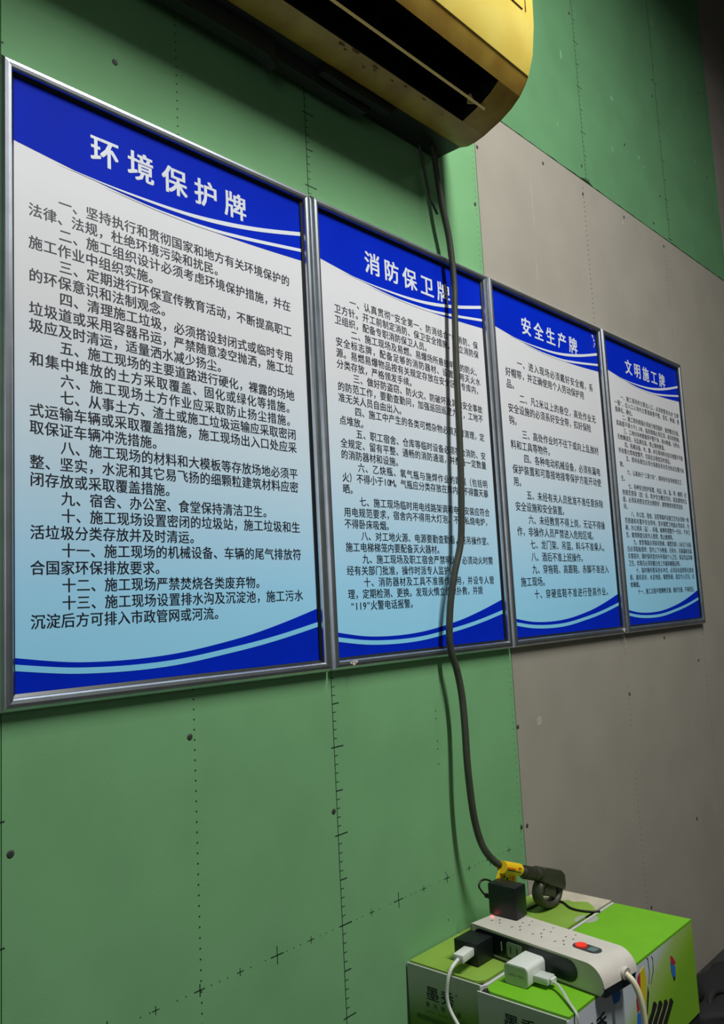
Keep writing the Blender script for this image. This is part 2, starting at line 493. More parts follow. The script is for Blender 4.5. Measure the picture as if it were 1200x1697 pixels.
S4 = ["文明施工牌", [
 "一、施工现场的主要出入口，必须按要求办设“五牌", "一图”，出入口人场内主要道路要平整、坚实、畅通、要", "值美化、硬化。", "二、施工现场周围必须进行规范围护，做到整洁无损，",
 "其高度不得小于2.5米，临街围墙必须压顶、抹灰和粉刷。", "三、工地内场地要做到平整干净，排水畅通，无积水，", "无蚊蝇滋生、无乱倒垃圾，禁止随地便溺。",
 "四、机械设备、木、钢、砂石等材料均应存放整齐平稳", "所有重分类堆放整齐、垃圾定点堆放及时清运。", "五、现场各部位必须分保悬挂有关安全标志及警示标", "牌。",
 "六、认真执行“三清六好”，保持各作业场地清洁卫", "生。", "七、各种安全防护装置、用品（具、盔、带、帽等）应", "按规范搭架（挂）设，防护安全醒目完好，高层建筑的立",
 "面，必须采用密目式安全网防护，建筑物按有要求挂封", "闭。", "八、办公室、宿舍、浴室等临时设施卫生均必须统一规", "范搭建和布置并安全用电，室内墙壁卫地面必须抹灰、色",
 "刷，办公用具（品）、床铺、被褥等摆整齐一归化，干净卫", "生，做到制度化和专人管理，禁止赌博等。", "九、食堂墙面必须抹灰粉刷，墙壁四周1.5米以下必贴",
 "白必须粘贴瓷砖；室内上下水畅通，无积水、无破漏和虫鼠", "灾害损失；随时保持室内外环境和个人卫生，保证饮品消毒", "卫生，炊事员必须穿戴白色工作服和帽服证明。",
 "十、临时厕所要采用水冲式，必须设有盖密和化粪池", "座，通风良好，水泥地面，墙壁粉刷，固定专人打扫，无", "蚊蝇蛆。", "十一、施工过程中要顺畅交通、做好交通、不得扰民。"]]
#          x left, x right of the text block, first and last line height, glyph size
LAY = {0: (0.044, 0.543, -0.1840, -0.7880, 0.0212, 0.0225), 1: (0.058, 0.551, -0.1835, -0.7870, 0.0198, 0.0225),
       2: (0.065, 0.533, -0.1920, -0.7790, 0.0250, 0.0280), 3: (0.065, 0.560, -0.1885, -0.7840, 0.0185, 0.0225)}
TITLE = {0: (0.134, 0.0635, -0.078), 1: (0.150, 0.0610, -0.083), 2: (0.150, 0.0625, -0.084), 3: (0.155, 0.0640, -0.082)}
LBL = ["large blue and white notice in an aluminium frame, leftmost and nearest, headed 环境保护牌",
       "aluminium-framed notice headed 消防保卫牌, crossed by the hanging grey cable",
       "aluminium-framed notice headed 安全生产牌 with large sparse text, third from the left",
       "aluminium-framed notice headed 文明施工牌 with tiny dense text, farthest right"]
PR = 0.0012


def lerp_curve(pts, x):
    """smooth interpolation through (x, z) points"""
    if x <= pts[0][0]: return pts[0][1]
    for i in range(len(pts) - 1):
        (xa, za), (xb, zb) = pts[i], pts[i + 1]
        if x <= xb:
            t = (x - xa) / (xb - xa)
            sa = (pts[i + 1][1] - pts[i - 1][1]) / (pts[i + 1][0] - pts[i - 1][0]) if i > 0 else (zb - za) / (xb - xa)
            sb = (pts[i + 2][1] - za) / (pts[i + 2][0] - xa) if i + 2 < len(pts) else (zb - za) / (xb - xa)
            h = xb - xa
            return ((2 * t ** 3 - 3 * t * t + 1) * za + (t ** 3 - 2 * t * t + t) * h * sa + (-2 * t ** 3 + 3 * t * t) * zb + (t ** 3 - t * t) * h * sb)
    return pts[-1][1]


def band(mb, top, bot, x0, x1, y, n=36):
    V = []; F = []
    for k in range(n + 1):
        x = x0 + (x1 - x0) * k / n
        V += [(x, y, bot(x)), (x, y, top(x))]
    for k in range(n): F.append((2 * k, 2 * k + 2, 2 * k + 3, 2 * k + 1))
    mb.add(V, F)


EDGE = [(0.0, -0.114), (0.096, -0.126), (0.184, -0.136), (0.331, -0.144), (0.453, -0.1425), (0.60, -0.136)]
C1 = [(0.088, -0.125), (0.199, -0.1295), (0.332, -0.1260), (0.454, -0.109), (0.60, -0.076)]
C2 = [(0.165, -0.134), (0.276, -0.1395), (0.39, -0.137), (0.60, -0.111)]
B1 = [(0.0, -0.830), (0.118, -0.8465), (0.256, -0.847), (0.391, -0.831), (0.484, -0.812), (0.60, -0.782)]
B2 = [(0.0, -0.843), (0.118, -0.858), (0.255, -0.860), (0.39, -0.847), (0.482, -0.834), (0.60, -0.812)]

FR = 0.0215       # rail width
for i, (title, lines) in enumerate((S1, S2, S3, S4)):
    ox = 0.6 * i + 0.001; oz = 0.0035
    base = (ox + W / 2, 0.0195, oz - H)
    sg = thing('framed_sign', LBL[i], 'sign', base, 'framed notices in a row on the plasterboard wall')
    fwid = W - 0.004
    # rails: bowed snap-frame profile, mitred corners.  (across, height above wall)
    prof = [(0, 0.0), (0, 0.009), (0.002, 0.0125), (0.0055, 0.0155), (0.010, 0.0165), (0.0145, 0.0155), (0.0165, 0.0130), (0.0170, 0.0095), (FR, 0.0065), (FR, 0.0)]
    xa, xb, za, zb = ox + 0.001, ox + 0.001 + fwid, oz - H, oz
    YB = 0.0195
    def ring(a, b):
        return [(xa + a, YB - b, za + a), (xb - a, YB - b, za + a), (xb - a, YB - b, zb - a), (xa + a, YB - b, zb - a)]
    rings = [ring(a, b) for a, b in prof]
    for side, lab in enumerate(('bottom_rail', 'side_rail', 'top_rail', 'side_rail')):
        mb = MB(); V = []
        for r in rings: V += [r[side], r[(side + 1) % 4]]
        n = len(prof); F = [(2 * k, 2 * k + 1, 2 * k + 3, 2 * k + 2) for k in range(n - 1)]
        F += [tuple(range(0, 2 * n, 2)), tuple(range(1, 2 * n, 2))[::-1]]
        mb.add(V, F); mb.mi = [0] * len(mb.f)
        for k in range(n - 1):
            if k >= 7: mb.mi[k] = 1
        mb.build(lab, [METAL, LIP], sg, base, smooth=True, angle=25)
    px0, px1, pz0, pz1 = xa + FR - 0.0005, xb - FR + 0.0005, za + FR - 0.0005, zb - FR + 0.0005
    yp = 0.0155
    pp = MB().box(px0, px1, yp, 0.0190, pz0, pz1).build('paper', PAPER, sg, base)
    # header, swooshes, foot
    mb = MB(); band(mb, lambda x: pz1, lambda x: lerp_curve(EDGE, x - ox) + oz, px0, px1, yp - .0003); mb.build('blue_header', BLUE, sg, base)
    mb = MB(); band(mb, lambda x: lerp_curve(B1, x - ox), lambda x: pz0, px0, px1, yp - .0003); mb.build('blue_footer', BLUE, sg, base)
    mb = MB()
    band(mb, lambda x: lerp_curve(C1, x - ox) + .0002 + .0042 * min(1, (x - ox - .088) / .3), lambda x: lerp_curve(C1, x - ox) - .0002 - .0030 * min(1, (x - ox - .088) / .3), ox + .088, px1, yp - .0006)
    band(mb, lambda x: lerp_curve(C2, x - ox) + .0002 + .0034 * min(1, (x - ox - .165) / .25), lambda x: lerp_curve(C2, x - ox) - .0002 - .0024 * min(1, (x - ox - .165) / .25), ox + .165, px1, yp - .0006)
    mb.build('white_swoosh', WHITEP, sg, base)
    mb = MB(); band(mb, lambda x: lerp_curve(B2, x - ox) + .0042, lambda x: lerp_curve(B2, x - ox) - .0042, px0, px1, yp - .0006); mb.build('light_blue_stripe', CYANP, sg, base)
    tx, tp, tz = TITLE[i]
    mb = MB(); letter(mb, title, ox + tx, tz, 0.050, yp - .0006, pitch=tp, off=0.022); mb.build('title_lettering', WHITEP, sg, base)
    L, R_, zt, zbm, gs, ind = LAY[i]
    mb = MB(); nl = len(lines)
    for k, t in enumerate(lines):
        z = zt + (zbm - zt) * k / (nl - 1)
        ident = t[0] in '一二三四五六七八九十' and '、' in t[:3]
        x = ox + L + (ind * 2 if ident else 0)
        if t.startswith('“119'): x += 0.006
        units = sum(cw(c) for c in t)
        full = (ox + R_ - x) / units
        pitch = full if abs(full / gs - 1) < 0.10 else gs * 1.02
        letter(mb, t, x, z, gs, yp - .0003, pitch=pitch, off=0.013, sx=min(1.0, pitch / gs))
    mb.build('body_lettering', TEXT, sg, base)['kind'] = 'stuff'

    if i in (1, 2):      # peeled patches and filler on frame and print
        mb = MB()
        for dx, dz, a in (((.052, .010, .006), (.058, .0125, .005), (.046, .011, .004)) if i == 1 else ((.572, .009, .007), (.578, .013, .004), (.566, .012, .004))):
            mb.prism([(ox + dx + a * math.cos(k * .9) * random.uniform(.6, 1.1), oz - H + dz + a * .7 * math.sin(k * .9) * random.uniform(.6, 1.1)) for k in range(7)], (.0022, .0032), axis='y')
        if i == 2:
            for dx, dz, a in ((.556, -.033, .0055), (.563, -.045, .004), (.566, -.055, .005), (.560, -.064, .003)):
                mb.prism([(ox + dx + a * math.cos(k * .9) * random.uniform(.4, 1.1), oz + dz + a * 1.3 * math.sin(k * .9) * random.uniform(.5, 1.1)) for k in range(7)], (yp - .0009, yp - .0004), axis='y')
        sc_ = mb.build('peeled_patch', CHALK3, sg, base); sc_['kind'] = 'stuff'; sc_['label'] = 'pale peeled patches'

# ---------------------------------------------------------------- air conditioner
AX0, AX1 = 0.02, 1.040
acb = ((AX0 + AX1) / 2, 0.0195, 0.245)
ac = thing('air_conditioner', 'old yellowed wall air conditioner with an open dark outlet, above the signs', 'air conditioner', acb)
PF = [(-0.048, .250), (-0.070, .2435), (-0.092, .2445), (-0.115, .2490), (-0.160, .2640), (-0.190, .2790), (-0.212, .2960), (-0.228, .3160), (-0.236, .3300),
      (-0.250, .3720), (-0.2580, .4360), (-0.2600, .4980), (-0.2520, .5350), (-0.2300, .5550), (-0.19, .560), (0.0180, .560)]
SL0, SL1 = 3, 6     # profile indices of the outlet slot (-.115,.249) .. (-.212,.296)
slx0, slx1 = 0.12, 0.957


def shell(mb, idx, xa, xb, nx=1, inset=0.0):
    V = []; F = []
    xs = [xa + (xb - xa) * k / nx for k in range(nx + 1)]
    for x in xs:
        for k in idx: V.append((x, PF[k][0], PF[k][1]))
    n = len(idx)
    for a in range(nx):
        for b in range(n - 1):
            F.append((a * n + b, a * n + b + 1, (a + 1) * n + b + 1, (a + 1) * n + b))
    mb.add(V, F)


# lower shell, with the hole of the outlet
mb = MB()
shell(mb, [0, 1, 2, 3], AX0, AX1); shell(mb, [3, 4, 5, 6], AX0, slx0); shell(mb, [3, 4, 5, 6], slx1, AX1)
shell(mb, [6, 7, 8], AX0, AX1)
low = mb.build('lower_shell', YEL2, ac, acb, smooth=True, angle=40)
# front panel, 3 mm proud, with rounded right and left ends
mb = MB(); idx = [8, 9, 10, 11, 12, 13, 14, 15]
shell(mb, idx, AX0 + .002, AX1 - .002)
for v in range(len(mb.v)):
    x, y, z = mb.v[v]; mb.v[v] = (x, y - 0.0022 if z < .54 else y, z)
n = len(idx)
mb.add([(x, y + .004, z) for x, y, z in mb.v[:n * 2]], [(b, b + 1, n + b + 1, n + b) for b in range(n - 1)])
mb.add([mb.v[0], mb.v[n], (AX1 - .002, PF[8][0] + .003, PF[8][1] + .0005), (AX0 + .002, PF[8][0] + .003, PF[8][1] + .0005)], [(0, 1, 2, 3)])
fp = mb.build('front_panel', YEL, ac, acb, smooth=True, angle=40)
mb = MB()
for bx in ((0.40, 0.992, .4490, .4505), (0.40, 0.992, .530, .5315)):
    mb.box(bx[0], bx[1], -.2630, -.2600, bx[2], bx[3])
mb.box(1.0035, 1.0050, -.2632, -.2600, .450, .53)
mb.build('panel_groove', mat('groove_brown', srgb(120, 84, 30), 0.6), fp, acb)
mb = MB()
for x in (AX0, AX1):
    mb = MB()
    poly = [(p[0], p[1]) for p in PF] + [(0.018, .252)]
    mb.prism(poly, (x - .0015, x + .0015) if x == AX0 else (x - .003, x), axis='x')
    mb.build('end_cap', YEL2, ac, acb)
# dark chassis behind and under
mb = MB(); mb.box(AX0 + .004, AX1 - .004, -.049, .0185, .2490, .262); mb.box(AX0 + .004, AX1 - .004, 0.0, .0185, .262, .55)
mb.build('chassis', CHASSIS, ac, acb)
mb = MB()
mb.prism([(AX0 + .05, .2490), (AX0 + .05, .214), (0.462, .214), (0.478, .209), (0.492, .196), (0.492, .2490)], (-.030, -.004), axis='y')
mb.prism([(0.492, .2490), (0.492, .222), (0.740, .220), (0.760, .232), (0.760, .2490)], (-.022, .004), axis='y')
mb.build('drain_housing', LIPGREY, ac, acb)
mb = MB(); mb.prism([(0.60, .2490), (0.60, .232), (0.66, .230), (0.80, .232), (0.815, .2490)], (-.046, -.030), axis='y')
mb.build('bottom_clip', CHASSIS, ac, acb)
# duct inside the slot
mb = MB()
mb.add([(x, y, z) for x in (slx0, slx1) for (y, z) in [(PF[3][0], PF[3][1]), (-.06, .33), (-.08, .40), (-.16, .42), (PF[6][0], PF[6][1])]],
       [(0, 1, 6, 5), (1, 2, 7, 6), (2, 3, 8, 7), (3, 4, 9, 8), (0, 1, 2, 3, 4), (5, 6, 7, 8, 9)])
mb.build('air_duct', BLACKIN, ac, acb)
for k in range(10):
    x = slx0 + .04 + k * .083
    MB().prism([(-.095, .30), (-.08, .35), (-.12, .365), (-.165, .325)], (x - .001, x + .001), axis='x').build('inner_louvre', BLACKIN, ac, acb)
mb = MB()
vp = [(-.1640, .2560), (-.1675, .2600), (-.1520, .2790), (-.1330, .2990), (-.1315, .2975), (-.1500, .2760)]
mb.prism(vp, (slx0 + .004, slx1 + .012), axis='x')
vn = mb.build('air_vane', VANE, ac, acb)
mb = MB(); mb.prism([(-.160, .262), (-.150, .290), (-.143, .288), (-.140, .272)], (slx1 - .016, slx1 - .012), axis='x'); mb.build('vane_pivot', VANE, vn, acb)
# brown stains on the lower shell: drips with their own outline
mb = MB()
for sx_, u, a in [(0.585, 0.3, .010), (0.60, .5, .006), (0.68, .35, .009), (0.685, .6, .005), (0.735, .5, .005), (0.77, .25, .006), (0.66, .9, .005), (0.90, .55, .004), (0.83, .3, .006), (0.62, .15, .012)]:
    y = PF[3][0] + (PF[2][0] - PF[3][0]) * u; z = PF[3][1] + (PF[2][1] - PF[3][1]) * u - .0004
    n = 9
    mb.add([(sx_ + math.cos(6.283 * k / n) * a * random.uniform(.6, 1.2), y + math.sin(6.283 * k / n) * a * .5 * random.uniform(.5, 1), z - .0002) for k in range(n)], [tuple(range(n))])
mb.build('rust_stain', mat('rust_stain', srgb(118, 76, 26), 0.7), low, acb)['kind'] = 'stuff'

# ---------------------------------------------------------------- hanging cable with its plug and tag
CP = [(0.984, -.010, .2483), (0.989, -.0125, .215), (1.005, -.0125, .111), (1.022, -.0125, .043), (1.029, -.012, -.012), (1.032, -.0115, -.068), (1.027, -.0115, -.141),
      (1.018, -.013, -.255), (1.006, -.018, -.396), (0.998, -.020, -.505), (0.990, -.020, -.598), (0.981, -.019, -.664), (0.955, -.017, -.728), (0.938, -.014, -.791),
      (0.931, -.0115, -.853), (0.933, -.0115, -.891), (0.944, -0.015, -0.929), (0.95, -0.019, -0.979), (0.947, -0.024, -1.039), (0.942, -0.028, -1.123), (0.947, -0.03, -1.207), (0.957, -0.032, -1.257), (0.968, -0.038, -1.291), (0.987, -0.048, -1.318), (1.01, -0.058, -1.333), (1.040, -.060, -1.345), (1.070, -.060, -1.356)]
cb = (1.10, -.06, -1.452)
pc = thing('power_cable', 'thick grey cable hanging from the air conditioner, ending in a heavy angled plug', 'cable', cb)
MB().tube(smooth_path(CP, 6), 0.0074, 12).build('cable', CABLE, pc, cb, smooth=True, angle=60)
MB().tube(smooth_path([(0.958, .006, .2483), (0.964, .008, .232), (0.974, .010, .20), (0.984, .011, .165), (0.994, .010, .13), (1.004, .002, .095)], 5), 0.0028, 8).build('thin_wire', CABLE, pc, cb, smooth=True, angle=60)
# plug : frame of axes along the cable end
ex = Vector((0.945, 0.0, -0.327)).normalized(); ez = Vector((0.327, 0, 0.945)).normalized(); ey = Vector((0, 1, 0))
PX = Matrix((ex, ey, ez)).transposed().to_4x4(); PX.translation = Vector((1.066, -.060, -1.356))
mb = MB()
mb.tube([PX @ Vector((a, 0, 0)) for a in (0, .004, .060, .066)], [.0085, .0105, .0125, .0125], 14)
for k in range(6):
    a = .008 + k * .0072
    mb.tube([PX @ Vector((a, 0, 0)), PX @ Vector((a + .0036, 0, 0))], .0140, 14)
mb.build('strain_relief', PLUGM, pc, cb, smooth=True, angle=30)
mb = MB()
body = [(.066, -.013), (.066, .014), (.072, .0165), (.136, .0165), (.152, .010), (.160, -.010), (.158, -.022), (.140, -.020), (.118, -.018), (.098, -.017)]
b = bmesh.new()
vs = [b.verts.new(PX @ Vector((a, -.016, c))) for a, c in body]; f = b.faces.new(vs)
r = bmesh.ops.extrude_face_region(b, geom=[f]); nv = [g for g in r['geom'] if isinstance(g, bmesh.types.BMVert)]
bmesh.ops.translate(b, vec=(PX.to_3x3() @ Vector((0, .032, 0))), verts=nv)
bmesh.ops.recalc_face_normals(b, faces=b.faces)
bmesh.ops.bevel(b, geom=list(b.edges), offset=.0028, segments=2, affect='EDGES', profile=.6)
mb.bm(b); mb.build('plug_body', PLUGM, pc, cb, smooth=True, angle=40)
mb = MB()
rp = [(.078, -.012), (.070, -.026), (.071, -.042), (.084, -.053), (.106, -.057), (.130, -.053), (.146, -.040), (.151, -.026), (.150, -.012)]
mb.tube(smooth_path([PX @ Vector((a, 0, c)) for a, c in rp], 5), .0135, 12, flat=.55)
mb.build('pull_ring', PLUGM, pc, cb, smooth=True, angle=60)
mb = MB(); mb.box(.084, .132, -.010, .010, -.040, -.016, .003, 2, PX); mb.build('plug_core', PLUGM, pc, cb, smooth=True)
# yellow folded tag with red and black print
mb = MB()
TX = Matrix((ex, ey, ez)).transposed().to_4x4(); TX.translation = Vector((0.994, -.060, -1.328))
mb.tube([TX @ Vector((a, 0, 0)) for a in (.000, .064)], .0125, 14)
mb.prism([(.000, -.004), (.062, -.008), (.066, -.022), (.060, -.048), (-.016, -.042), (-.006, -.022)], (.004, .007), xf=TX, axis='y')
tg = mb.build('yellow_tag', TAGY, pc, cb, smooth=True, angle=30)
tg['label'] = 'yellow folded label'
mb = MB()
for a, c, wa, wc in [(.016, .000, .030, .003), (.048, .003, .010, .003)]:
    mb.box(a - wa / 2, a + wa / 2, -.0134, -.0120, c - wc / 2, c + wc / 2, xf=TX)
for a, c, wa, wc in [(.010, -.024, .002, .020), (.041, -.026, .003, .022), (.052, -.019, .008, .009), (.053, -.032, .008, .008)]:
    mb.box(a - wa / 2, a + wa / 2, 0.0034, 0.0040, c - wc / 2, c + wc / 2, xf=TX)
mb.build('tag_print', TAGR, tg, cb)
mb = MB()
for a, c in [(.018, -.018), (.030, -.021), (.019, -.030), (.030, -.033)]:
    mb.box(a - .003, a + .003, 0.0032, 0.0040, c - .0028, c + .0028, xf=TX)
mb.box(.004, .052, -.0132, -.0118, -.0050, -.0036, xf=TX)
mb.build('tag_characters', TEXT, tg, cb)

# ---------------------------------------------------------------- cartons
ZB, ZC = -1.633, -1.455


def carton(x0, x1, y0, y1, label, flapmat, front, side):
    base = ((x0 + x1) / 2, (y0 + y1) / 2, ZB)
    t = thing('carton', label, 'box', base, 'green and white cartons under the power strip')
    mb = MB(); mb.box(x0 + .003, x1, y0, y1, ZB, ZC - .0050)
    # colours per face: side faces get the side print, the rest white
    o = mb.build('body', side, t, base)
    mb = MB(); mb.box(x0 + .010, x1 - .002, y0 + .002, y1 - .002, ZC - .0052, ZC - .0042); mb.build('top_gap_shade', CARTD, t, base)  # dark sheet standing in for the shade below the flap
    fp_ = MB().box(x0, x0 + .003, y0, y1, ZB, ZC - .0012, .0006, 1).build('front_panel', front, t, base)
    return t, base, fp_


# printed gradients (object space = offset from the carton base)
fr1 = grad_mat('carton_front_print', [(0.0, srgb(62, 92, 16)), (0.42, srgb(104, 140, 50)), (0.78, srgb(176, 184, 160)), (1.0, srgb(190, 192, 182))], axis=(0, .25, 1), lo=0.055, hi=0.175, rough=.6, noise=.04)
sd = grad_mat('carton_side_print', [(0.0, srgb(196, 199, 207)), (0.42, srgb(192, 200, 204)), (0.58, srgb(160, 186, 104)), (0.82, srgb(130, 174, 44)), (1.0, srgb(116, 166, 32))], axis=(.42, 0, -1), lo=-.225, hi=0.0, rough=.5, noise=.05)
C1t, C1b, C1f = carton(0.772, 1.277, -.148, .0175, 'green-topped carton against the wall, with torn white corner', CARTG2, fr1, sd)
C2t, C2b, C2f = carton(0.752, 1.264, -.328, -.156, 'bright green-topped carton on the room side, with butterfly print', CARTG, fr1, sd)


def rounded(x0, x1, y0, y1, rads, n=5):
    """rads: radius at (x0,y0),(x1,y0),(x1,y1),(x0,y1)"""
    out = []
    for (cx, cy, sx, sy, a0), r in zip([(x0, y0, 1, 1, 180), (x1, y0, -1, 1, 270), (x1, y1, -1, -1, 0), (x0, y1, 1, -1, 90)], rads):
        if r <= 0: out.append((cx, cy)); continue
        for k in range(n + 1):
            a = math.radians(a0 + 90 * k / n); out.append((cx + sx * r + math.cos(a) * r, cy + sy * r + math.sin(a) * r))
    return out


# flaps (slightly proud of the dark gap sheet), carton 1 with the torn white end
f1 = rounded(0.779, 1.205, -.1475, .0165, (.020, 0, 0, .004))
i0 = f1.index((1.205, -.1475)); i1 = f1.index((1.205, .0165))
tear = [(1.222, -.132), (1.238, -.112), (1.230, -.095), (1.222, -.085), (1.226, -.070), (1.205, -.055), (1.212, -.040), (1.195, -.022), (1.190, -.004)]
f1 = f1[:i0 + 1] + tear + f1[i1:]
MB().prism(f1, (ZC - .0042, ZC), axis='z').build('top_flap', CARTG2, C1t, C1b)
MB().prism([(1.16, -.1475), (1.277, -.1475), (1.277, .0165), (1.16, .0165)], (ZC - .0042, ZC - .0010), axis='z').build('torn_end', TORN, C1t, C1b)
f2 = rounded(0.760, 1.264, -.328, -.1630, (.004, 0, .002, .022))
MB().prism(f2, (ZC - .0042, ZC + .0002), axis='z').build('top_flap', CARTG, C2t, C2b)
MB().prism([(0.778, -.1612), (1.264, -.1612), (1.264, -.156), (0.768, -.156)], (ZC - .0042, ZC + .0006), axis='z').build('tape_edge', CARTW, C2t, C2b)
n = 12
HOLE = mat('hole_card', srgb(160, 166, 150), .7)
MB().prism([(1.142 + .022 * math.cos(math.pi * k / n), -.1475 + .012 * math.sin(math.pi * k / n)) for k in range(n + 1)], (ZC, ZC + .0004), axis='z').build('finger_hole', HOLE, C1t, C1b)
MB().prism([(1.150 + .022 * math.cos(math.pi * k / n), -.163 - .014 * math.sin(math.pi * k / n)) for k in range(n + 1)], (ZC + .0002, ZC + .0006), axis='z').build('finger_hole', HOLE, C2t, C2b)

# lettering on the carton fronts (faces -x); text runs towards -y
def put_front(x):
    return lambda a, b: (x, -a, b)


for (t, bs, xf_, ya, zt_, k_) in ((C1t, C1b, .7718, -.0235, -1.4985, 1.0), (C2t, C2b, .7518, -.206, -1.4885, 1.0)):
    dark = MB()
    letter(dark, "墨秀", -ya, zt_, .0265, off=.0165, pitch=.034, sx=1.18, put=put_front(xf_), nrm=(-1, 0, 0))
    letter(dark, "®", -ya + .070, zt_ + .011, .006, put=put_front(xf_), nrm=(-1, 0, 0))
    dark.build('brand_lettering', TEXT, t, bs)
    g = MB(); letter(g, "激光鼓粉盒", -ya - .004, zt_ - .0205, .0100, pitch=.0175, off=.012, put=put_front(xf_), nrm=(-1, 0, 0)); g.build('small_lettering', TEXT, t, bs)
    g = MB(); letter(g, "Laser Toner Cartridge", -ya + .000, zt_ - .0310, .0080, pitch=.0078, off=.006, put=put_front(xf_), nrm=(-1, 0, 0))
    g.box(xf_ - .0001, xf_ + .0001, ya - .105, ya + .022, zt_ - .050, zt_ - .042)
    g.build('green_lettering', PRG, t, bs)
# print on the room-facing side of carton 2 (faces -y)
ys = -.3284
P = lambda pts: [(x, z) for x, z in pts]
def decal(name, polys, m):
    for pl in polys: o = MB().prism(pl, (ys - .0003, ys + .0003), axis='y').build(name, m, C2t, C2b)
    return o
decal('crimson_wing', [[(1.006, -1.478), (1.016, -1.474), (1.014, -1.500), (1.004, -1.532), (.995, -1.536), (.994, -1.515)], [(1.150, -1.488), (1.160, -1.494), (1.172, -1.508), (1.158, -1.509), (1.150, -1.500)]], CRIM)
decal('yellow_wing', [[(1.017, -1.474), (1.034, -1.469), (1.040, -1.490), (1.034, -1.522), (1.022, -1.536), (1.006, -1.533), (1.014, -1.500)]], YELP)
decal('blue_wing', [[(.994, -1.537), (1.022, -1.538), (1.030, -1.546), (1.010, -1.563), (.984, -1.577), (.978, -1.590), (.987, -1.560)], [(1.148, -1.501), (1.158, -1.510), (1.168, -1.512), (1.166, -1.530), (1.154, -1.530), (1.148, -1.515)],
                    [(.905, -1.470), (.925, -1.466), (.940, -1.482), (.930, -1.492), (.910, -1.490)]], BLUP)
decal('butterfly_body', [[(1.044, -1.507), (1.046, -1.520), (1.034, -1.550), (1.030, -1.556), (1.036, -1.530)], [(1.155, -1.531), (1.164, -1.530), (1.162, -1.536), (1.156, -1.536)],
                         [(1.048, -1.4585), (1.054, -1.462), (1.056, -1.485), (1.050, -1.505), (1.049, -1.505), (1.0545, -1.485), (1.0525, -1.463)],
                         [(1.068, -1.462), (1.074, -1.468), (1.072, -1.490), (1.058, -1.508), (1.057, -1.508), (1.0705, -1.489), (1.0725, -1.469)]], BARK)
bars = []; lines_ = []
for k in range(4):
    xa_ = 1.060 + k * .0235; za_ = -1.541 - k * .0065
    bars.append([(xa_, za_), (xa_ + .008, za_ - .001), (xa_ + .015, za_ - .010), (xa_ - .090, za_ - .088), (xa_ - .114, za_ - .078), (xa_ - .010, za_ - .012)])
    if k < 3: lines_.append([(xa_ + .016, za_ - .011), (xa_ + .0175, za_ - .011), (xa_ - .060, za_ - .072), (xa_ - .0620, za_ - .072)])
decal('black_bar', bars, BARK)
o = decal('bar_highlight', lines_, BARL)
mb = MB(); letter(mb, "墨秀", .797, -1.507, .040, off=.02, pitch=.043, put=lambda a, b: (a, ys - .0002, b)); mb.build('side_lettering', TEXT, C2t, C2b)

# dark low table carrying the cartons
tb = thing('low_table', 'low dark table under the two green cartons', 'table', (1.02, -.16, ZF))
MB().box(.768, 1.27, -.325, .010, ZB - .022, ZB - .0006, .002, 1).build('table_top', TABLE, tb, (1.02, -.16, ZF))
for x in (.79, 1.245):
    for y in (-.305, -.015):
        MB().box(x - .016, x + .016, y - .014, y + .014, ZF, ZB - .022).build('leg', TABLE, tb, (1.02, -.16, ZF))

# ---------------------------------------------------------------- power strip on the cartons
A = math.radians(-97.5)
v_ = Vector((math.cos(A), math.sin(A), 0)); u_ = Vector((-v_.y, v_.x, 0))
SX = Matrix((u_, v_, Vector((0, 0, 1)))).transposed().to_4x4()
SX.translation = Vector((0.886, -.050, ZC + .0006))      # local: x = across (0..0.1), y = along (0..0.31), z = height
hS = .0490; LS = .300; WS = .098
ps = thing('power_strip', 'off-white power strip with red switch lying across both cartons', 'power strip', (0.92, -.2, ZC + .0006))
pb = (0.92, -.2, ZC + .0006)
# shell profile along its length: flat top then a rounded nose
prof = [(0.0, .030), (0.0, hS - .004), (.003, hS - .001), (.008, hS)] + [(LS - .034 + .034 * math.sin(a), hS - .034 + .034 * math.cos(a)) for a in [k * math.pi / 2 / 9 for k in range(10)]] + [(LS, .017)]
inner = [(LS - .003, .017), (LS - .003, hS - .034)] + [(LS - .034 + .031 * math.sin(a), hS - .034 + .031 * math.cos(a)) for a in [k * math.pi / 2 / 9 for k in range(9, -1, -1)]] + [(.003, hS - .003), (.003, .030)]
b = bmesh.new()
vs = [b.verts.new(SX @ Vector((0, y, z))) for y, z in prof + inner]
f = b.faces.new(vs); r = bmesh.ops.extrude_face_region(b, geom=[f]); nv = [g for g in r['geom'] if isinstance(g, bmesh.types.BMVert)]
bmesh.ops.translate(b, vec=u_ * WS, verts=nv); bmesh.ops.recalc_face_normals(b, faces=b.faces)
mb = MB().bm(b)
mb.build('cover', STRIPW, ps, pb, smooth=True, angle=30)
# side walls: off-white with a dark recessed stadium window on the side that faces the camera
def stadium(y0, y1, z0, z1, n=8):
    r = (z1 - z0) / 2; c = (z0 + z1) / 2
    return [(y1 - r + r * math.sin(math.pi * k / n), c + r * math.cos(math.pi * k / n)) for k in range(n + 1)] + [(y0 + r - r * math.sin(math.pi * k / n), c - r * math.cos(math.pi * k / n)) for k in range(n + 1)]
outer = [(LS - .003, 0.010), (LS - .010, .001), (.006, .001), (.003, .010), (.003, hS - .004), (LS - .034, hS - .003)] + [(LS - .034 + .031 * math.sin(a), hS - .034 + .031 * math.cos(a)) for a in [k * math.pi / 2 / 6 for k in range(1, 7)]]
for xx, nm in ((.0, 'side_wall'), (WS - .003, 'side_wall')):
    MB().prism([(y, z) for y, z in outer], (xx + .0015, xx + .003), xf=SX, axis='x').build(nm, STRIPW, ps, pb)
win = stadium(.008, .246, .0065, .0435)
MB().prism(win, (-.0004, .0018), xf=SX, axis='x').build('dark_side_window', NAVY, ps, pb)
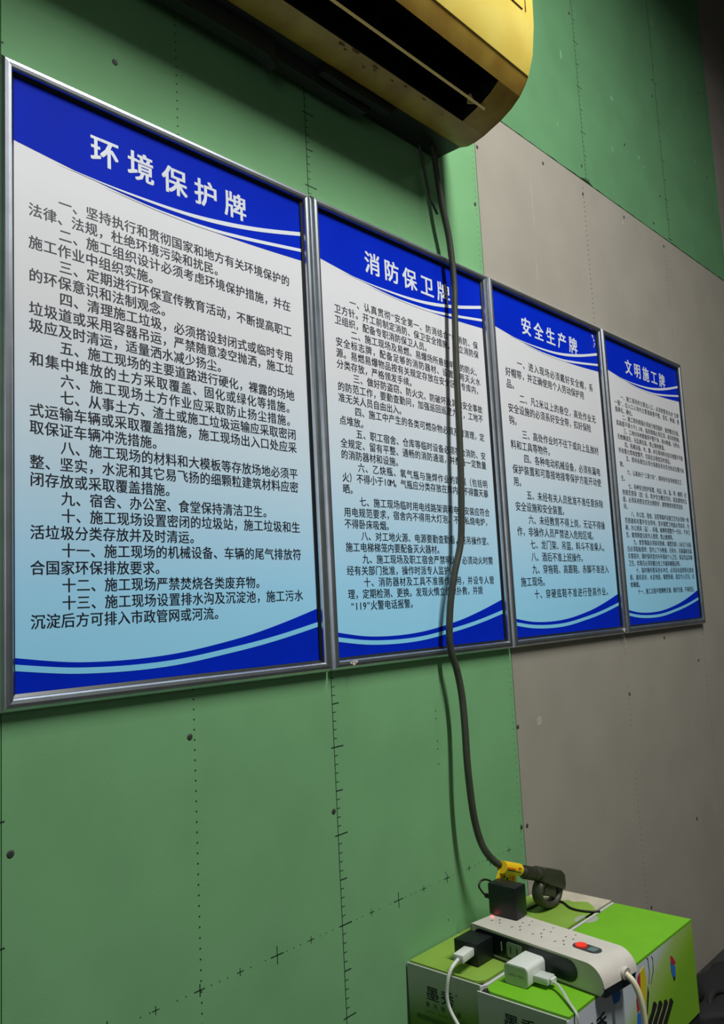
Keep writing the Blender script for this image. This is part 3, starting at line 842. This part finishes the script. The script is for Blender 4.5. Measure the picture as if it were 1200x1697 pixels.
mb = MB(); mb.prism(rounded(.0035, WS - .0035, .006, LS - .0015, (.002,) * 4), (.0, .016), xf=SX, axis='z'); mb.build('base', NAVY, ps, pb)
# one visible side socket
mb = MB(); mb.prism(rounded(.092, .128, .012, .038, (.004,) * 4), (-.0016, .000), xf=SX, axis='x'); sk = mb.build('side_socket', STRIPG, ps, pb)
mb = MB(); mb.box(-.0020, -.0015, .100, .1025, .019, .031, xf=SX); mb.box(-.0020, -.0015, .115, .1175, .019, .031, xf=SX); mb.build('socket_slot', NAVY, sk, pb)
mb = MB(); mb.box(-.0012, -.0003, .078, .080, .018, .034, xf=SX); mb.build('socket_edge', STRIPW, sk, pb)
# top sockets: five-hole groups
for q, yy in enumerate((.035, .085, .135, .185)):
    mb = MB()
    for (a, c, rot, L) in [(.030, -.010, .6, .0050), (.030, .010, -.6, .0050), (.042, 0, 0, .0055), (.060, -.008, 0, .0040), (.060, .008, 0, .0040), (.078, 0, .2, .003)]:
        X = SX @ Matrix.Translation((a + .006, yy + c, hS)) @ Matrix.Rotation(rot, 4, 'Z')
        mb.box(-L / 2, L / 2, -.0010, .0010, -.0002, .0003, xf=X)
    mb.build('socket_holes', NAVY, ps, pb)
# switch with red rocker + grey indicator
mb = MB()
def sxy(cx, cy, ry, rx, n=24): return [(cx + rx * math.cos(6.283 * k / n), cy + ry * math.sin(6.283 * k / n)) for k in range(n)]
st = [(x, y) for y, x in stadium(.206, .262, .037, .063)]
mb.prism(st, (hS - .0005, hS + .0010), xf=SX, axis='z'); sw = mb.build('switch', SMOKE, ps, pb)
mb = MB(); mb.prism(sxy(.050, .2215, .0105, .0105), (hS + .001, hS + .0032), xf=SX, axis='z'); mb.build('red_button', RED, sw, pb)
mb = MB(); mb.prism(rounded(.0415, .0585, .238, .254, (.003,) * 4), (hS + .001, hS + .0016), xf=SX, axis='z'); mb.build('indicator_window', SMOKE2, sw, pb)
mb = MB(); mb.prism(sxy(.052, .012, .0035, .0035, 12), (hS, hS + .0012), xf=SX, axis='z'); mb.build('indicator_light', LED, ps, pb)
# nose grommet and cream mains cord
mb = MB(); mb.tube([SX @ Vector((.060, LS - .002, .024)), SX @ Vector((.060, LS + .004, .023))], .0105, 16); mb.build('cord_grommet', STRIPW, ps, pb, smooth=True)
cpts = [SX @ Vector((.060, LS + .002, .023)), SX @ Vector((.061, LS + .016, .012)), SX @ Vector((.064, LS + .024, -.012)), SX @ Vector((.066, LS + .027, -.045)), SX @ Vector((.066, LS + .027, -.10)), SX @ Vector((.060, LS + .028, -.20)),
        SX @ Vector((.050, LS + .030, -.34)), SX @ Vector((.050, LS + .034, -.42)), SX @ Vector((.050, LS + .075, -.462)), SX @ Vector((.060, LS + .30, -.4645))]
mb = MB(); mb.tube(smooth_path(cpts, 8), .0052, 12); mb.build('mains_cord', CREAM, ps, pb, smooth=True, angle=60)

# black adapter standing on the strip
zt0 = ZC + .0006 + hS
ab = (0.961, -.09, zt0)
ad = thing('power_adapter', 'black block adapter plugged upright into the top of the power strip', 'power adapter', ab)
MB().box(.942, .980, -.122, -.058, zt0 + .0012, zt0 + .0600, .0022, 2).build('body', BLK, ad, ab, smooth=True)
MB().box(.950, .972, -.105, -.078, zt0 + .0004, zt0 + .002).build('plug_face', BLK, ad, ab)
mb = MB(); mb.tube([(.950, -.058, -1.374), (.948, -.047, -1.373)], .0045, 10)
mb.tube(smooth_path([(.948, -.047, -1.373), (.940, -.045, -1.364), (.934, -.043, -1.352), (.945, -.042, -1.345), (.966, -.042, -1.349), (.988, -.042, -1.365), (1.010, -.036, -1.395), (1.030, -.034, -1.430), (1.065, -.030, -1.4505),
                     (1.110, -.030, -1.4522), (1.190, -.040, -1.4522), (1.200, -.070, -1.4522), (1.180, -.100, -1.4522), (1.176, -.124, -1.4522), (1.184, -.150, -1.4522), (1.196, -.162, -1.4522)], 6), .0021, 8)
mb.build('cord', BLKG, ad, ab, smooth=True, angle=60)

# black adapter on its side, plugged into the wall end of the strip, with white USB cable
ab2 = (.857, -.085, ZC + .0005)
ad2 = thing('power_adapter', 'black block adapter lying on the carton, plugged into the strip side near the wall', 'power adapter', ab2)
MB().box(.826, .8780, -.108, -.055, ZC + .0005, ZC + .040, .0018, 2).build('body', BLK, ad2, ab2, smooth=True)
MB().box(.8780, .8800, -.100, -.065, ZC + .010, ZC + .032).build('plug_face', BLK, ad2, ab2)
ub = (.79, -.10, -1.44)
us = thing('usb_cable', 'white cable with a square plug in the lying black adapter, drooping over the carton front', 'cable', ub)
UX = Matrix.Translation((.804, -.093, -1.4285)) @ Matrix.Rotation(math.radians(6), 4, 'Z')
MB().box(-.020, .0212, -.0105, .0105, -.0070, .0070, .0016, 2, UX).build('plug', WHT, us, ub, smooth=True)
uc = smooth_path([(.785, -.0945, -1.4300), (.774, -.0950, -1.4330), (.762, -.0945, -1.4400), (.754, -.0930, -1.4540), (.751, -.0905, -1.4800), (.751, -.0960, -1.5030), (.750, -.1180, -1.5300), (.748, -.150, -1.57), (.742, -.17, -1.64), (.735, -.19, -1.75), (.72, -.22, -1.88), (.70, -.27, -1.9215), (.66, -.36, -1.9215)], 8)
MB().tube(uc, .0033, 10).build('cord', WHTC, us, ub, smooth=True, angle=60)

# white phone charger plugged in the strip side, with its plug and flat cable
chb = (.84, -.203, ZC + .0006)
ch = thing('phone_charger', 'white rounded phone charger plugged into the middle of the power strip side', 'charger', chb)
b = bmesh.new(); bmesh.ops.create_cube(b, size=1)
for v in b.verts: v.co = Vector((.8375 + v.co.x * .067, -.2035 + v.co.y * .048, ZC + .0176 + v.co.z * .0335))
eg = [e for e in b.edges if abs(e.verts[0].co.x - e.verts[1].co.x) > .01]
bmesh.ops.bevel(b, geom=eg, offset=.0075, segments=5, affect='EDGES', profile=.5)
MB().bm(b).build('body', WHT, ch, chb, smooth=True)
mb = MB(); mb.prism([(y, z) for y, z in rounded(-.2255, -.1815, ZC + .0025, ZC + .0325, (.0065,) * 4)], (.8034, .8042), axis='x')
mb.build('end_face', mat('charger_face', srgb(178, 186, 160), .4), ch, chb)
mb = MB(); letter(mb, "UNEX PRO", .1885, ZC + .0175, .0060, off=.004, pitch=.0066, put=lambda a, b: (.8031, -a, b), nrm=(-1, 0, 0)); mb.build('faint_lettering', FAINT, ch, chb)
MB().box(.8708, .8716, -.222, -.186, ZC + .004, ZC + .031).build('plug_face', WHT, ch, chb)
cc = (.83, -.245, ZC + .001)
ck = thing('charging_cable', 'thin flat grey-white cable with a white plug in the phone charger', 'cable', cc)
MB().box(.820, .846, -.2560, -.2278, -1.4480, -1.4360, .002, 2).build('plug', mat('plug_grey_white', srgb(190, 194, 186), .35), ck, cc, smooth=True)
MB().box(.826, .842, -.2610, -.2560, -1.4470, -1.4375, .001, 1).build('plug_neck', WHT, ck, cc)
fc = smooth_path([(.832, -.258, -1.4425), (.826, -.272, -1.4425), (.812, -.290, -1.4450), (.796, -.308, -1.4490), (.782, -.324, -1.4500), (.776, -.3335, -1.456), (.775, -.336, -1.475), (.775, -.336, -1.52), (.775, -.337, -1.64), (.77, -.345, -1.80), (.75, -.37, -1.915), (.70, -.45, -1.9225)], 8)
MB().tube(fc, .0026, 8, flat=.6).build('cord', mat('grey_flat_cord', srgb(178, 182, 172), .45), ck, cc, smooth=True, angle=60)

# ---------------------------------------------------------------- black bag on the floor in the corner
bg = (2.02, -.16, ZF)
bag = thing('cloth_bag', 'black cloth bag with strap loop on the floor, right of the cartons', 'bag', bg)
b = bmesh.new(); bmesh.ops.create_icosphere(b, subdivisions=4, radius=1)
for v in b.verts:
    c = v.co.copy(); nz = 1 + .10 * math.sin(c.x * 7 + c.y * 4) + .07 * math.sin(c.y * 9 - c.x * 5 + 1) + .04 * math.sin(c.x * 21)
    z = max(c.z, -.35)
    v.co = Vector((2.02 + c.x * .26 * nz, -.165 + c.y * .15 * nz, ZF + .018 + z * .044 * nz if z > -.35 else ZF + .002))
MB().bm(b).build('body', CLOTH, bag, bg, smooth=True, angle=80)
lp = smooth_path([(1.82, -.13, -1.900), (1.83, -.12, -1.875), (1.86, -.12, -1.857), (1.90, -.13, -1.865), (1.94, -.14, -1.882), (1.98, -.15, -1.872)], 6)
MB().tube(lp, .007, 8, flat=.4).build('strap', CLOTH, bag, bg, smooth=True, angle=60)
lp = smooth_path([(1.78, -.20, -1.918), (1.83, -.24, -1.905), (1.90, -.27, -1.893), (1.97, -.27, -1.885), (2.06, -.25, -1.875)], 6)
MB().tube(lp, .005, 8).build('drawstring', CLOTH, bag, bg, smooth=True, angle=60)

# ---------------------------------------------------------------- lift everything so that the floor lies at z = 0
for o in list(SC.objects):
    if o.parent is None and o.type in ('MESH', 'EMPTY'):
        o.location.z += ZO
